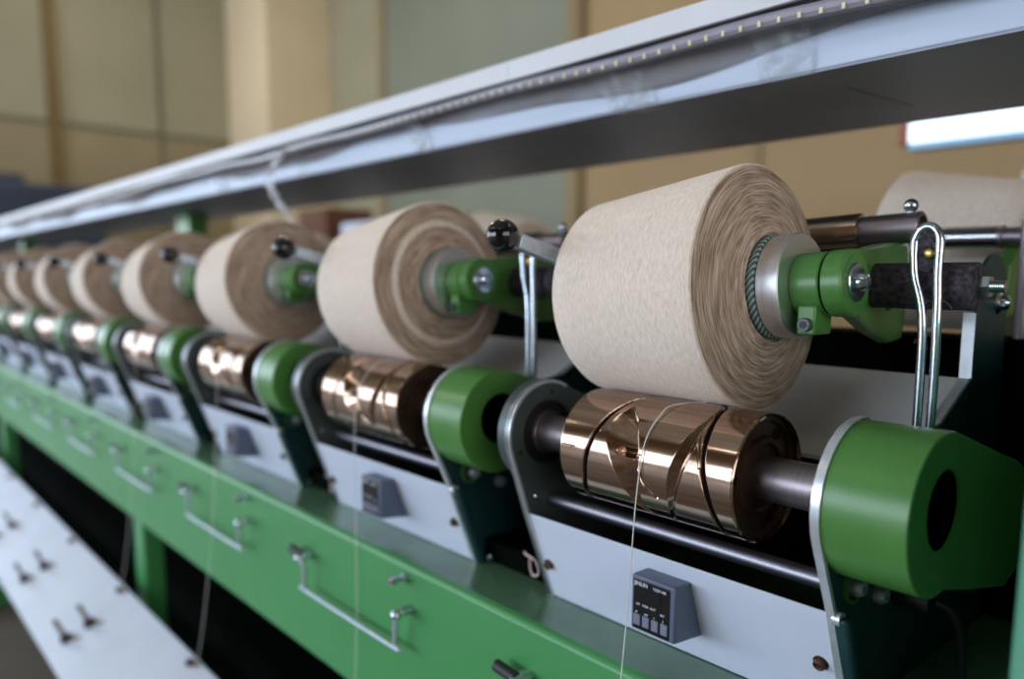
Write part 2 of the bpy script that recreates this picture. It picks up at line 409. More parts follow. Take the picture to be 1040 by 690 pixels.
# ================================================================== WINDING HEADS
# ---------------- winding drum with cut grooves
def interp(pts, phi):
    ps = sorted([(b, a) for a, b in pts]); X = [p[0] for p in ps]; Y = [p[1] for p in ps]
    v = np.interp(phi, X, Y); k = 11; pad = np.pad(v, k, mode='edge')
    v = np.convolve(pad, np.hanning(2*k+1)/np.hanning(2*k+1).sum(), mode='same')[k:-k]
    return np.where((phi < X[0]) | (phi > X[-1]), np.nan, v)
def drum_mesh():
    nx, na, R, L = 460, 460, .045, .1565
    xs = np.linspace(-L, 0, nx+1); ph = np.linspace(-180, 180, na, endpoint=False)
    X, PH = np.meshgrid(xs, ph, indexing='ij'); D = np.zeros_like(X)
    G = np.zeros_like(X)
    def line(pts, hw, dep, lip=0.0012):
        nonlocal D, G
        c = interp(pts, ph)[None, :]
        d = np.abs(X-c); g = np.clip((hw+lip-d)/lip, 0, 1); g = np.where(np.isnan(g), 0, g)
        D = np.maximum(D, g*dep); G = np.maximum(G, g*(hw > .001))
    def region(lp, rp, dep, peak, p=1.3, rim=.0008):
        nonlocal D
        l = interp(lp, ph)[None, :]; r_ = interp(rp, ph)[None, :]
        w = np.maximum(r_-l, 1e-5); t = (X-l)/w
        a = np.where(t < peak, np.clip(t/peak, 0, 1)**p, np.clip((1-t)/(1-peak), 0, 1)**.6)
        a = np.where((t <= 0) | (t >= 1) | np.isnan(t), 0, a)
        D = np.maximum(D, np.nan_to_num(a*dep*np.minimum(1, w/.02+.2)))
    # slim groove by the left end, carried on around the hidden side
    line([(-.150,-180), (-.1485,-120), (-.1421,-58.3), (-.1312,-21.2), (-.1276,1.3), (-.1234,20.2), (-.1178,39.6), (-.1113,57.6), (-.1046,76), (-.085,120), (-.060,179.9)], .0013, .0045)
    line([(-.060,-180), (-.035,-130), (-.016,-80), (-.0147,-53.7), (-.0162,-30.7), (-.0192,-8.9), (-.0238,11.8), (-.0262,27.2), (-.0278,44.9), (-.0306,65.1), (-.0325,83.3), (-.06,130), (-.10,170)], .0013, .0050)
    # deep scoop
    lp = [(-.1007,60.5), (-.1073,50.4), (-.1115,38.3), (-.1103,22.9), (-.1046,4.2), (-.0975,-14.4), (-.0902,-30.1), (-.084,-47.6), (-.076,-62)]
    rp = [(-.1005,60.5), (-.0892,47.2), (-.0803,24.6), (-.0772,10.3), (-.0775,-6.8), (-.0785,-26.5), (-.0790,-46.1), (-.0735,-62)]
    region(lp, rp, .0085, .80, 1.0)
    # pocket inside the scoop
    e = ((X+.0895)/.0105)**2+((PH-12)/6.0)**2
    D = np.where(e < 1, np.maximum(D, D+.007*np.sqrt(np.clip(1-e, 0, 1))), D)
    line([(-.0774,12), (-.0769,8.2), (-.0738,-12.5), (-.0691,-21.8), (-.0600,-27)], .0006, .0022)
    # broad groove to the right
    lp = [(-.0330,66), (-.0376,49.8), (-.0419,37.5), (-.0464,21.3), (-.0512,-.2), (-.0532,-22.9), (-.0596,-55.6), (-.07,-90), (-.085,-120)]
    rp = [(-.0318,66), (-.0325,50), (-.0330,32), (-.0345,20.2), (-.0395,-1.2), (-.0449,-20.2), (-.0565,-54.5), (-.0675,-90), (-.084,-120)]
    region(lp, rp, .0060, .55, 1.0)
    line([(-.0330,66), (-.0316,39.1), (-.0279,26.8), (-.0256,11.4)], .0005, .0015)
    Rr = R-D
    # tiny chamfer at both ends
    ed = np.minimum(X+L, -X); Rr = Rr-np.clip(.0012-ed, 0, .0012)
    A = np.radians(PH); Y = -Rr*np.cos(A); Z = Rr*np.sin(A)
    v = np.stack([X, Y, Z], -1).reshape(-1, 3)
    i, j = np.meshgrid(np.arange(nx), np.arange(na), indexing='ij'); j2 = (j+1) % na
    f = np.stack([i*na+j, i*na+j2, (i+1)*na+j2, (i+1)*na+j], -1).reshape(-1, 4)
    me = bpy.data.meshes.new('drum_shell')
    me.from_pydata(v.tolist(), [], f.tolist()); me.update()
    bm = bmesh.new(); bm.from_mesh(me); bmesh.ops.recalc_face_normals(bm, faces=bm.faces[:]); bm.to_mesh(me); bm.free()
    me.polygons.foreach_set('use_smooth', [True]*len(me.polygons))
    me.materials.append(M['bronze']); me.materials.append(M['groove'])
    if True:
        q_ = (G > .45); q_ = (q_[:-1, :] & q_[1:, :]); me.polygons.foreach_set('material_index', q_.astype(np.int32).reshape(-1))  # faces deep in the slim grooves take the painted shade
    # outward normals: the open tube must face out
    c = me.polygons[0]
    if Vector(c.normal).dot(Vector((0, c.center[1], c.center[2]))) < 0: me.flip_normals()
    return me

def make_drum():
    t = thing('winding_drum', '', 'winding drum', (0, 0, 0), 'bronze grooved winding drums')
    sh = bpy.data.objects.new('drum_shell', drum_mesh()); C.objects.link(sh); sh.parent = t
    # end plate with rim, inner hub step
    ep = MB().lathe((0,0,0), (1,0,0), [(-.1562,.014), (-.1562,.0440), (-.1535,.0440), (-.1535,.014)], 72, closed=True)
    obj('left_end_plate', ep, 'bronze_dark', t)
    ep = MB().lathe((0,0,0), (1,0,0), [(-.012,.014), (-.012,.0425), (-.0045,.0425), (-.0045,.0395), (-.0070,.0385), (-.0070,.029), (-.0035,.0275), (-.0035,.024), (-.006,.022), (-.006,.014)], 96, closed=True)
    e_ = obj('end_plate', ep, 'bronze_dark', t)
    ring = MB().lathe((0,0,0), (1,0,0), [(-.006,.0445), (-.0005,.0445), (-.0002,.0432), (-.006,.0418)], 96, closed=True)
    obj('end_rim', ring, 'bronze', t)
    for a in (55, 175, 295):
        w = math.radians(a); y, z = .0335*math.cos(w), .0335*math.sin(w)
        obj('end_hole', MB().lathe((-.0072,y,z), (1,0,0), [(0,.0042),(.0008,.0042),(.0012,.0036),(.0002,.0034)], 20), 'black', e_)
    obj('shaft', MB().lathe((-.232,0,0), (1,0,0), [(0,.0155),(.232+.0575,.0155)], 48), 'shaft', t)
    obj('yarn_catch_pin', MB().cyl((-.1535, -.0446*math.cos(.13), .0446*math.sin(.13)), (-.1395, -.0446*math.cos(.13), .0446*math.sin(.13)), .0008, 8).sphere((-.144, -.0449, .0055), .0014, 10, 6), 'bronze', t)
    return t

# ---------------- yarn cone
Lc, Rc, rc, be, xr = .140, .0899, .0798, .3184, -.0313
al = math.asin((Rc-rc)/Lc)
W = Vector((0, math.sin(be), math.cos(be)))
AX = (Vector((1,0,0))*math.cos(al)+W*math.sin(al)).normalized()
PERP = (-math.sin(al)*Vector((1,0,0))+math.cos(al)*W)
CR = Vector((xr,0,0))+.0452*W+Rc*PERP       # centre of the large end face

def make_cone():
    """modelled about its own axis (local X), root on the axis at the big end"""
    t = thing('yarn_cone', '', 'yarn cone', CR, 'beige yarn cones on the front row')
    sh = .006
    pr = [(-Lc-.004,.030), (-Lc-.004, rc-.022), (-Lc-.0025, rc-.012), (-Lc+.001, rc-.004), (-Lc+.007, rc)]
    pr += [(-Lc+.007+(Lc-.010)*k/6, rc+(Rc-rc)*k/6) for k in range(1, 7)]
    pr += [(-.0012, Rc-.0004), (-.0003, Rc-.0016)]
    me_side = MB().lathe((0,0,0), (1,0,0), pr, 160, caps=False)
    o = obj('wound_yarn_side', me_side, 'side', t, loc=(0,0,0)); o.location = (0,0,0)
    pe = [(-.0003, Rc-.0016), (.0010, Rc-.004), (.0020, Rc-.012), (.0034, .066), (.0058, .052), (.0088, .043), (.0100, .0392), (.0090, .0375), (-.003, .034)]
    o2 = obj('wound_yarn_end_face', MB().lathe((0,0,0), (1,0,0), pe, 160, caps=False), 'end', t, loc=(0,0,0)); o2.location = (0,0,0)
    k = obj('paper_cone_tip', MB().lathe((0,0,0), (1,0,0), [(-.02,.033),(.0108,.0374),(.0124,.0379),(.0140,.0374),(.0150,.0345),(-.02,.031)], 96, closed=True), 'rope', t, loc=(0,0,0)); k.location = (0,0,0)
    rot = AX.to_track_quat('X', 'Z'); t.rotation_mode = 'QUATERNION'; t.rotation_quaternion = rot
    return t

# ---------------- cradle arm holding the cone
def make_arm():
    base = Vector((.02, .12, .13))
    t = thing('cradle_arm', '', 'cradle arm', base, 'green cradle arms holding the front cones')
    A = lambda s: CR+AX*s
    obj('cone_disc', MB().lathe(CR, AX, [(.0150,.030), (.0150,.0352), (.0162,.0362), (.0315,.0370), (.0325,.0362), (.0325,.020)], 96, closed=True), 'alu', t)
    obj('clamp_hub', MB().lathe(CR, AX, [(.0320,.018),(.0320,.0212),(.0335,.0222),(.0520,.0222),(.0530,.0215),(.0530,.005)], 72, closed=True), 'green', t, sharp=30)
    # split lug hanging below the hub
    c = A(.0480)
    lug = MB().box(c.x-.0085, c.x+.0045, c.y-.020, c.y+.004, c.z-.034, c.z-.014)
    lo = obj('clamp_lug', lug, 'green', t, bevel=.0015)
    obj('lug_screw', MB().lathe((c.x-.002, c.y-.0235, c.z-.0272), (0,1,0), [(0,.0026),(0,.0042),(.0005,.0048),(.0045,.0048)], 24), 'plate_dark', lo)
    obj('hex_socket', MB().hexnut((c.x-.002, c.y-.0240, c.z-.0272),(c.x-.002, c.y-.0228, c.z-.0272),.0027), 'black', lo)
    obj('pivot_disc', MB().lathe(CR, AX, [(.0545,.005),(.0545,.0215),(.0555,.0226),(.0675,.0226),(.0690,.0212),(.0690,.005)], 72, closed=True), 'green', t, sharp=30)
    obj('gap_collar', MB().lathe(CR, AX, [(.0510,.019),(.0560,.019)], 48), 'teal', t)
    b = obj('washer', MB().lathe(CR, AX, [(.0685,.003),(.0685,.0125),(.0690,.0130),(.0702,.0130),(.0708,.0122),(.0708,.003)], 48, closed=True), 'zinc', t)
    p = A(.0705)
    obj('socket_bolt', MB().lathe(p, AX, [(0,.0062),(.0042,.0062),(.0068,.0048),(.0072,.0034),(.0050,.0030)], 32), 'zinc', b)
    # tapering arm plate, from the hub backwards to the pivot
    cy, cz = A(.060).y, A(.060).z
    prof = []
    for k in range(11):
        w = math.radians(90+k*18); prof.append((cy+.0195*math.cos(w), cz+.0205*math.sin(w)))
    prof += [(.100,.0960), (.160,.0850), (.205,.0850), (.215,.100), (.216,.130), (.214,.155), (.205,.164), (.165,.1640), (.120,.1610)]
    prof = prof[::-1]
    ap = MB().prism(prof, .0190, .0310)
    ap.v = [(x-max(0, y-.055)*.22, y, z) for x, y, z in ap.v]
    obj('arm_plate', ap, 'green', t, bevel=.002)
    # fluffy black pivot roller, nut and thread
    py, pz = .104, .1305
    rl = obj('pivot_roller', MB().lathe((.0105,py,pz), (1,0,0), [(0,.014),(0,.0160),(.034,.0162),(.036,.0166),(.0385,.0162),(.0745,.0162),(.0760,.0150),(.0760,.005)], 56), 'lint', t)
    obj('hex_nut', MB().hexnut((.0865,py,pz), (.0930,py,pz), .0076).hexnut((.0930,py,pz), (.0936,py,pz), .0064), 'zinc', rl)
    th = [(k*.0007, .0040 if k % 2 else .0034) for k in range(14)]
    obj('threaded_end', MB().lathe((.0930,py,pz), (1,0,0), th, 24), 'zinc', rl)
    # back lever with the black ball
    kb = Vector((-.204,-.064,.168)); e = Vector((-.192, .125, .118))
    lv = MB(); d = (e-kb).normalized(); wx = .0055
    p0 = kb+d*.014
    sidev = Vector((1,0,0)); upv = d.cross(sidev).normalized()
    q = lambda p, a, b_: p+sidev*a+upv*b_
    vs = [q(p0,-wx,-.0062), q(p0,wx,-.0062), q(p0,wx,.0062), q(p0,-wx,.0062), q(e,-wx,-.008), q(e,wx,-.008), q(e,wx,.008), q(e,-wx,.008)]
    lv.add(vs, [(0,1,2,3),(7,6,5,4),(0,4,5,1),(1,5,6,2),(2,6,7,3),(3,7,4,0)])
    lo = obj('release_lever', lv, 'satin', t, bevel=.0015)
    obj('ball_knob', MB().sphere(kb, .0132, 40, 24), 'knob', lo)
    cr_ = obj('cradle_bar', MB().cyl((-.200,.125,.120), (.010,.150,.118), .007, 20), 'teal', t)
    obj('left_cone_disc', MB().lathe(CR-AX*(Lc+.004), -AX, [(0,.010),(0,.028),(.008,.030),(.012,.024),(.012,.010)], 48, closed=True), 'alu', t)
    # left arm of the cradle
    cl = CR-AX*(Lc+.018)
    pf = [(cl.y+.017*math.cos(math.radians(90+k*18)), cl.z+.017*math.sin(math.radians(90+k*18))) for k in range(11)]+[(.130,.098),(.142,.118),(.130,.140)]
    obj('left_arm_plate', MB().prism(pf[::-1], cl.x-.012, cl.x-.002), 'green', t, bevel=.002)
    return t

# ---------------- hairpin wire guide
def make_hairpin():
    t = thing('hairpin_tension_guide', '', 'wire guide', (.067, .079, .03), 'hairpin yarn guides between the drums')
    y = .079
    w = .0075; x0 = .0672
    path = [(x0-.0046, y, .018), (x0-.0046, y, .070), (x0-.0062, y, .112), (x0-.0128, y, .138)]
    for k in range(0, 9):
        a = PI-PI*k/8; path.append((x0-.0062+.0080*math.cos(a), y, .158+.0118*math.sin(a)))
    path += [(x0+.0018, y, .140), (x0+.0030, y, .118), (x0+.0042, y, .070), (x0+.0040, y, .018)]
    obj('hairpin_wire', MB().tube(smooth_path(path, 5), .0030, 12), 'zinc', t)
    web = obj('loop_plate', MB().prism_y([(x0-.0062+.0078*math.cos(2*PI*k/24), .1550+.0150*math.sin(2*PI*k/24)) for k in range(24)], y-.0004, y+.0004), 'lint', t)
    obj('loop_bolt', MB().lathe((x0-.004, y-.003, .152), (0,1,0), [(0,.0020),(.0005,.0030),(.002,.0036),(.006,.0036)], 16), 'brass', web)
    rnd = random.Random(5); fl = MB()
    for k in range(90):
        a0 = rnd.uniform(-.4, PI+.4); c0 = Vector((x0-.0062+.0085*math.cos(a0), y-.002+rnd.uniform(-.002,.002), .158+.0125*math.sin(a0)))
        if k > 60: c0 = Vector((x0+rnd.choice((-.0052,.0045)), y-.002, rnd.uniform(.06,.13)))
        d0 = Vector((rnd.uniform(-1,1), rnd.uniform(-.6,.3), rnd.uniform(-1,1))); d1 = Vector((rnd.uniform(-1,1), rnd.uniform(-.6,.3), rnd.uniform(-1,1)))
        l0 = rnd.uniform(.002,.0055)
        fl.tube([c0, c0+d0*l0, c0+d0*l0+d1*l0*.8], .00011, 4)
    o_ = obj('lint_fluff', fl, 'fluff', t); o_['kind'] = 'stuff'
    return t

# ---------------- drive housing: side plate + belt cover (+ the flange plate of the next drum)
def plateA_poly():
    c = []
    for k in range(13):
        w = math.radians(70+k*11.5); c.append((.050*math.cos(w), .050*math.sin(w)))
    return c+[(-.022,-.071), (.010,-.1548), (.258,-.1548), (.2605,-.02), (.2605,.06)]+[(.222+.034*math.cos(math.radians(a_)), .122+.034*math.sin(math.radians(a_))) for a_ in range(0,181,15)]+[(.190,.108), (.190,.0588), (.1364,.0302), (.06,.020)]
def make_housing(with_flange=True):
    t = thing('drive_housing', '', 'drive housing', (.08, .10, -.155), 'green topped drive housings between the drums')
    xa = .0575
    pa = plateA_poly()
    obj('side_plate', MB().prism(pa[::-1], xa-.0012, xa+.0015), 'teal', t, bevel=.0006)
    # bright cut edge: a thin band standing along the front rim of the plate
    fr = pa[1:15]; ed = MB(); n = len(fr)
    inn = [(y*.962+.0008 if i < 13 else y+.0030, z*.962 if i < 13 else z) for i, (y, z) in enumerate(fr)]
    fr = [(y*1.012, z*1.012) for y, z in fr]
    # front edge down to the panel
    poly = fr+inn[::-1]
    ed.prism(poly[::-1], xa-.0016, xa+.0040)
    obj('bright_front_edge', ed, 'edge', t)
    # folded steel edge at the back, beside the apron
    rr = [(.1890,.1100), (.190,.0588), (.1364,.0302), (.060,.0120)]
    r2 = [(.1920,.1100), (.1930,.0578), (.1372,.0272), (.060,.0090)]
    obj('bright_rear_edge', MB().prism((rr+r2[::-1]), xa-.008, xa+.0008), 'edge', t)
    # lower front bend of the sheet
    bp = [(-.0226,-.0725), (.0094,-.1548), (.0185,-.1548), (-.0125,-.0725)]
    obj('bent_front_flange', MB().prism(bp, xa+.0016, xa+.012), 'teal', t, bevel=.003, seg=3)
    obj('notch_button', MB().cyl((xa+.002,-.0185,-.0735), (xa+.007,-.0185,-.0735), .0045, 18), 'edge', t)
    # belt cover with its round opening
    xf = .1104; zc = .003; Ro = .0490
    out = []
    for k in range(33):
        w = math.radians(78+k*(360-78-2-180+104-78+0)/32) if False else None
    a0, a1 = math.radians(78), math.radians(282)
    arc = [(Ro*math.cos(a0+(a1-a0)*k/40), zc*0+Ro*math.sin(a0+(a1-a0)*k/40)) for k in range(41)]
    out = arc+[(.060,-.0610), (.128,-.0765), (.150,-.0700), (.158,-.030), (.150,.004), (.132,.0125), (.100,.0212), (.050,.0360)]
    # ring of the opening
    nh = len(out); cyh = sum(p[0] for p in arc)/41
    hole = [(.0240*math.cos(2*PI*k/48), zc+.0240*math.sin(2*PI*k/48)) for k in range(48)]
    cv = MB()
    # side skin
    ins = [(p[0]*.955+.0008, p[1]*.955) for p in out]
    n = nh
    vs = [(xa+.0030,a,b) for a,b in out]+[(xf-.0007,a,b) for a,b in out]+[(xf,a*.985+.0005,b*.985) for a,b in out]
    fs = [(i,(i+1)%n,n+(i+1)%n,n+i) for i in range(n)]+[(n+i,n+(i+1)%n,2*n+(i+1)%n,2*n+i) for i in range(n)]
    cv.add(vs, fs)
    # front face with hole: triangulated strip through a bmesh fill
    bm = bmesh.new()
    vo = [bm.verts.new((xf,a*.985+.0005,b*.985)) for a,b in out]; vi = [bm.verts.new((xf,a,b)) for a,b in hole]
    eo = [bm.edges.new((vo[i], vo[(i+1)%n])) for i in range(n)]; ei = [bm.edges.new((vi[i], vi[(i+1)%48])) for i in range(48)]
    bmesh.ops.triangle_fill(bm, use_beauty=True, use_dissolve=False, edges=eo+ei)
    bm.verts.index_update(); bm.verts.ensure_lookup_table()
    cv.add([v.co[:] for v in bm.verts], [tuple(v.index for v in f.verts) for f in bm.faces]); bm.free()
    # rim of the opening, turned inward
    cv.add([(xf,a,b) for a,b in hole]+[(xf-.0012,a,b) for a,b in hole]+[(xf-.0012,a*1.08,zc+(b-zc)*1.08) for a,b in hole],
           [(i,(i+1)%48,48+(i+1)%48,48+i) for i in range(48)]+[(48+i,48+(i+1)%48,96+(i+1)%48,96+i) for i in range(48)])
    c = obj('belt_cover', cv, 'green', t, sharp=40)
    cc = MB().lathe((xa+.006,0,zc), (1,0,0), [(0,.010),(0,.031),(.020,.031),(.020,.026),(.022,.010)], 48, closed=True)
    obj('inner_pulley', cc, 'inside', t)
    obj('pulley_screw', MB().lathe((xf-.018, -.004, -.0165), (1,0,0), [(0,.0022),(.004,.0022),(.0055,.0014)], 14), 'zinc', t)
    # bolts on the plate, the first in a green rim, and the black stop with its cable
    rim = MB().lathe((xa,.003,-.0585), (1,0,0), [(0,.0115),(.0045,.0115),(.0045,.0098),(0,.0098)], 32, closed=True)
    obj('bolt_rim', rim, 'green', t)
    for (y, z) in ((.0072,-.0600), (.0422,-.0745)):
        obj('cap_bolt', MB().lathe((xa,y,z), (1,0,0), [(0,.0066),(.001,.0068),(.0055,.0066),(.0085,.0048),(.0088,.0026),(.0066,.0024)], 28), 'satin', t)
    obj('rear_bolt', MB().lathe((xa,.236,.117), (1,0,0), [(0,.0090),(.002,.0095),(.004,.0060),(.008,.0055),(.010,.0030)], 24), 'zinc', t)
    st = obj('rubber_stop', MB().lathe((xa,.075,-.083), (1,0,0), [(0,.0085),(.024,.0085),(.025,.0078)], 28), 'black', t)
    if not with_flange:
        cab = smooth_path([(.083,.078,-.083), (.092,.086,-.090), (.094,.100,-.112), (.094,.112,-.150), (.094,.112,-.1545)], 8)
        obj('black_cable', MB().tube(cab, .0026, 12), 'black', st)
    if with_flange:
        x1, x0 = .174, .1573
        R = .0462
        a0, a1 = math.radians(60), math.radians(196)
        pf = [(R*math.cos(a0+(a1-a0)*k/28), R*math.sin(a0+(a1-a0)*k/28)) for k in range(29)]
        low = [(-.0235,-.072), (.0085,-.1548)]
        rest = [(.258,-.1548), (.2605,-.02), (.2605,.06), (.255,.120), (.240,.145), (.222,.152), (.204,.145), (.190,.120), (.186,.06), (.118,.018), (.060,.020)]
        obj('flange_plate', MB().prism((pf+low+rest)[::-1], x1-.005, x1), 'plate_dark', t, bevel=.0005)
        fr = pf+low
        fo = [(y*1.0, z) for y, z in fr]
        fi = [(y*.945, z*.945) for y, z in pf]+[(low[0][0]+.0032,low[0][1]), (low[1][0]+.0032, low[1][1])]
        obj('bright_front_edge', MB().prism((fo+fi[::-1])[::-1], x1-.0048, x1+.0010), 'edge', t)
        obj('bearing_housing', MB().lathe((x0,0,0), (1,0,0), [(0,.020),(0,.0440),(.002,.0458),(.0112,.0458),(.0112,.020)], 72, closed=True), 'plate_dark', t)
        br = obj('bearing_ring', MB().lathe((x1,0,0), (1,0,0), [(.0002,.0165),(.0002,.0262),(.0016,.0268),(.0016,.0282),(.0004,.0286),(-.002,.0286),(-.002,.0165)], 72, closed=True), 'black', t)
        obj('shaft_collar', MB().lathe((x1,0,0), (1,0,0), [(-.001,.0156),(.004,.0156),(.0045,.0185),(.0015,.0195),(-.001,.0195)], 48, closed=True), 'shaft', br)
        for a in (82, 205, 325):
            w = math.radians(a)
            obj('tapped_hole', MB().lathe((x1,.0355*math.cos(w),.0355*math.sin(w)), (1,0,0), [(0,.0020),(.0004,.0020)], 14), 'black', t)
        obj('plate_bolt', MB().lathe((x1,-.0145,-.0560), (1,0,0), [(0,.0026),(.0015,.0026),(.0024,.0014)], 16), 'zinc', t)
        obj('black_foot', MB().box(.0600,.169,.022,.10,-.1547,-.132), 'inside', t, bevel=.002)
        obj('foot_bolt', MB().lathe((.077,.0135,-.146), (0,1,0), [(0,.0022),(.001,.003),(.01,.003)], 14), 'zinc', t)
        # little open loop of pink wire
        wr = smooth_path([(.128,.016,-.127), (.137,.010,-.126), (.148,.012,-.130), (.150,.014,-.142), (.142,.014,-.146), (.136,.016,-.140), (.132,.020,-.132)], 6)
        obj('wire_loop', MB().tube(wr, .0011, 8), 'wire', t)
    return t

# ---------------- white front panel with counter
E1 = Vector((0,.032,-.084)).normalized()
NP = Vector((0,-.084,-.032)).normalized()
PT = Vector((0,-.022,-.071))
def on_panel(x, s, off=0): return Vector((x,0,0))+PT+E1*s+NP*off
def make_panel():
    t = thing('front_panel', '', 'panel', (-.08, 0, -.155), 'white front panels with counters')
    x0, x1 = -.2195, .0605
    pan = MB(); th = -.0016
    a = [on_panel(x0,0), on_panel(x1,0), on_panel(x1,.0889), on_panel(x0,.0889)]
    b = [v-NP*.0016 for v in a]
    pan.add(a+b, [(0,1,2,3),(7,6,5,4),(0,4,5,1),(1,5,6,2),(2,6,7,3),(3,7,4,0)])
    obj('sheet', pan, 'white', t, bevel=.0005)
    for x, s in ((-.2075,.0514), (.0470,.0439)):
        c = on_panel(x, s)
        obj('panel_screw', MB().lathe(c, NP, [(0,.0052),(.0008,.0052),(.0008,.0040),(.0042,.0038),(.0046,.0030),(.0034,.0022)], 20), 'bronze_dark', t)
    # counter: square face standing upright, wedge sides running back into the leaning sheet
    bx0, bx1, zt, zb, yf = -.0880, -.0480, -.0840, -.1265, -.0350
    yt = PT.y+(zt-PT.z)*(-.032/.084)*1.0; yb = PT.y+(zb-PT.z)*(-.032/.084)
    cnt = MB()
    cnt.prism([(yf,zb),(yf,zt),(yt+.001,zt),(yb+.001,zb-.004)], bx0, bx1)
    h = obj('counter_housing', cnt, 'bezel', t, bevel=.0016, seg=3)
    sx0, sx1, sz1, sz0 = bx0+.0024, bx1-.0044, zt-.0030, zb+.0014
    sc = obj('counter_screen', MB().box(sx0, sx1, yf-.0006, yf+.001, sz0, sz1), 'screen', h, bevel=.0003)
    kx = (sx1-sx0)/4
    for k in range(4):
        cx_ = sx0+kx*(k+.5)
        obj('key', MB().box(cx_-.0031, cx_+.0031, yf-.0016, yf, sz0+.0030, sz0+.0115), 'key', h, bevel=.0006)
    # dim red seven segment digits that are switched off: only the glass shows
    def txt(s, size, x, z, name):
        cu = bpy.data.curves.new(name, 'FONT'); cu.body = s; cu.size = size; cu.extrude = .0001; cu.offset = size*.012
        o = bpy.data.objects.new(name, cu); C.objects.link(o)
        dg = bpy.context.evaluated_depsgraph_get(); me = bpy.data.meshes.new_from_object(o.evaluated_get(dg))
        bpy.data.objects.remove(o); bpy.data.curves.remove(cu)
        me.transform(Matrix.Rotation(PI/2, 4, 'X')); me.transform(Matrix.Translation(Vector((x, yf-.0008, z))-Vector(t.location)))
        me.materials.clear(); me.materials.append(M['print'])
        q_ = bpy.data.objects.new(name, me); C.objects.link(q_); q_.parent = h; return q_
    txt('JINLIN', .0044, sx0+.0010, sz1-.0042, 'brand_print')
    txt('YZSP-VM', .0030, sx1-.0150, sz1-.0042, 'model_print')
    txt('OP', .0026, sx0+.0030, sz0+.0185, 'indicator_print'); txt('PGM  OUT', .0026, sx0+.0090, sz0+.0185, 'indicator_print')
    txt('RST', .0024, sx1-.0080, sz0+.0165, 'indicator_print')
    for k, s_ in enumerate(('M', 'SET', '<', 'S')): txt(s_, .0022, sx0+kx*(k+.5)-.0016, sz0+.0123, 'key_print')
    return t

def make_rod():
    o = obj('guide_rod', MB().cyl((-.216,.006,-.062), (.0535,.006,-.062), .0062, 28), 'rod', loc=(-.08,.006,-.062))
    return setprops(o, None, 'rod', 'grey guide rods under the drums')
def make_apron():
    poly = [(.080,.0030), (.086,.0050), (.1364,.0302), (.190,.0588), (.1905,.0560), (.137,.0270), (.086,.0020), (.080,.0000)]
    t = obj('apron_plate', MB().prism(poly, -.2155, .0530), 'apron', loc=(-.08,.13,.02))
    return setprops(t, None, 'guard plate', 'white sloping plates behind the drums')
def make_tube():
    t = thing('damper_tube', '', 'tube', (-.06,.18,.17), 'cradle damper tubes')
    a = Vector((-.150,.184,.1695)); b = Vector((.0170,.184,.1765)); d = (b-a).normalized(); L = (b-a).length
    obj('sleeve', MB().lathe(a, d, [(0,.009),(0,.0155),(L-.048,.0155),(L-.047,.0148),(L-.046,.010)], 40), 'brown_tube', t)
    obj('inner_rod', MB().lathe(a, d, [(L-.047,.004),(L-.047,.0124),(L-.001,.0124),(L,.0114),(L,.0090),(L-.004,.0088)], 40), 'shaft', t)
    c = b-d*.010
    obj('ball_screw', MB().cyl(c+Vector((0,0,.010)), c+Vector((0,0,.0145)), .0028, 14).sphere(c+Vector((0,0,.0175)), .0056, 22, 12), 'zinc', t)
    return t

def make_handle():
    """wire bail on the front beam with its bearing blocks"""
    t = thing('bail_handle', '', 'handle', (-.10,-.0475,-.20), 'wire bail handles on the green beam')
    xl, xr_, yb = -.178, .023, -.0475
    zt = -.2020; yo = yb-.016
    path = [(xl-.012,yb+.002,zt+.003), (xl-.012,yo,zt+.002), (xl,yo-.002,zt-.002), (xl+.002,yo-.001,zt-.010), (xl+.002,yo,zt-.034), (xl+.006,yo,zt-.0375)]
    path += [(xr_-.008,yo,zt-.0375), (xr_-.003,yo,zt-.034), (xr_+.001,yo-.001,zt-.006), (xr_+.004,yo,zt+.001), (xr_+.006,yb+.002,zt+.002)]
    obj('bail_wire', MB().tube(smooth_path(path, 5), .0026, 12), 'satin', t)
    obj('grip', MB().cyl((xl-.036,yo+.003,zt+.004), (xl-.010,yo+.003,zt+.002), .0055, 20), 'black', t)
    for x in (xl-.006, xr_+.004):
        obj('bearing_block', MB().lathe((x,yb,zt+.002), (0,-1,0), [(0,.0052),(.010,.0052),(.016,.0046),(.0185,.0028)], 20).sphere((x+.001,yo-.003,zt+.001), .0058, 18, 10), 'zinc', t)
    return t
def make_stud():
    t = obj('beam_stud', MB().lathe((.018,-.0475,-.1690), (0,-1,0), [(0,.0050),(.004,.0050),(.0042,.0032),(.011,.0032),(.013,.0050),(.018,.0050),(.020,.0034)], 20), 'zinc', loc=(.018,-.0475,-.169))
    return setprops(t, None, 'stud', 'bright studs on the green beam')

def make_hanger(x):
    pass

protos = dict(cone=make_cone(), arm=make_arm(), drum=make_drum(), hair=make_hairpin(), house=make_housing(True),
              panel=make_panel(), rod=make_rod(), apron=make_apron(), tube=make_tube(), handle=make_handle(), stud=make_stud())
house0 = make_housing(False)

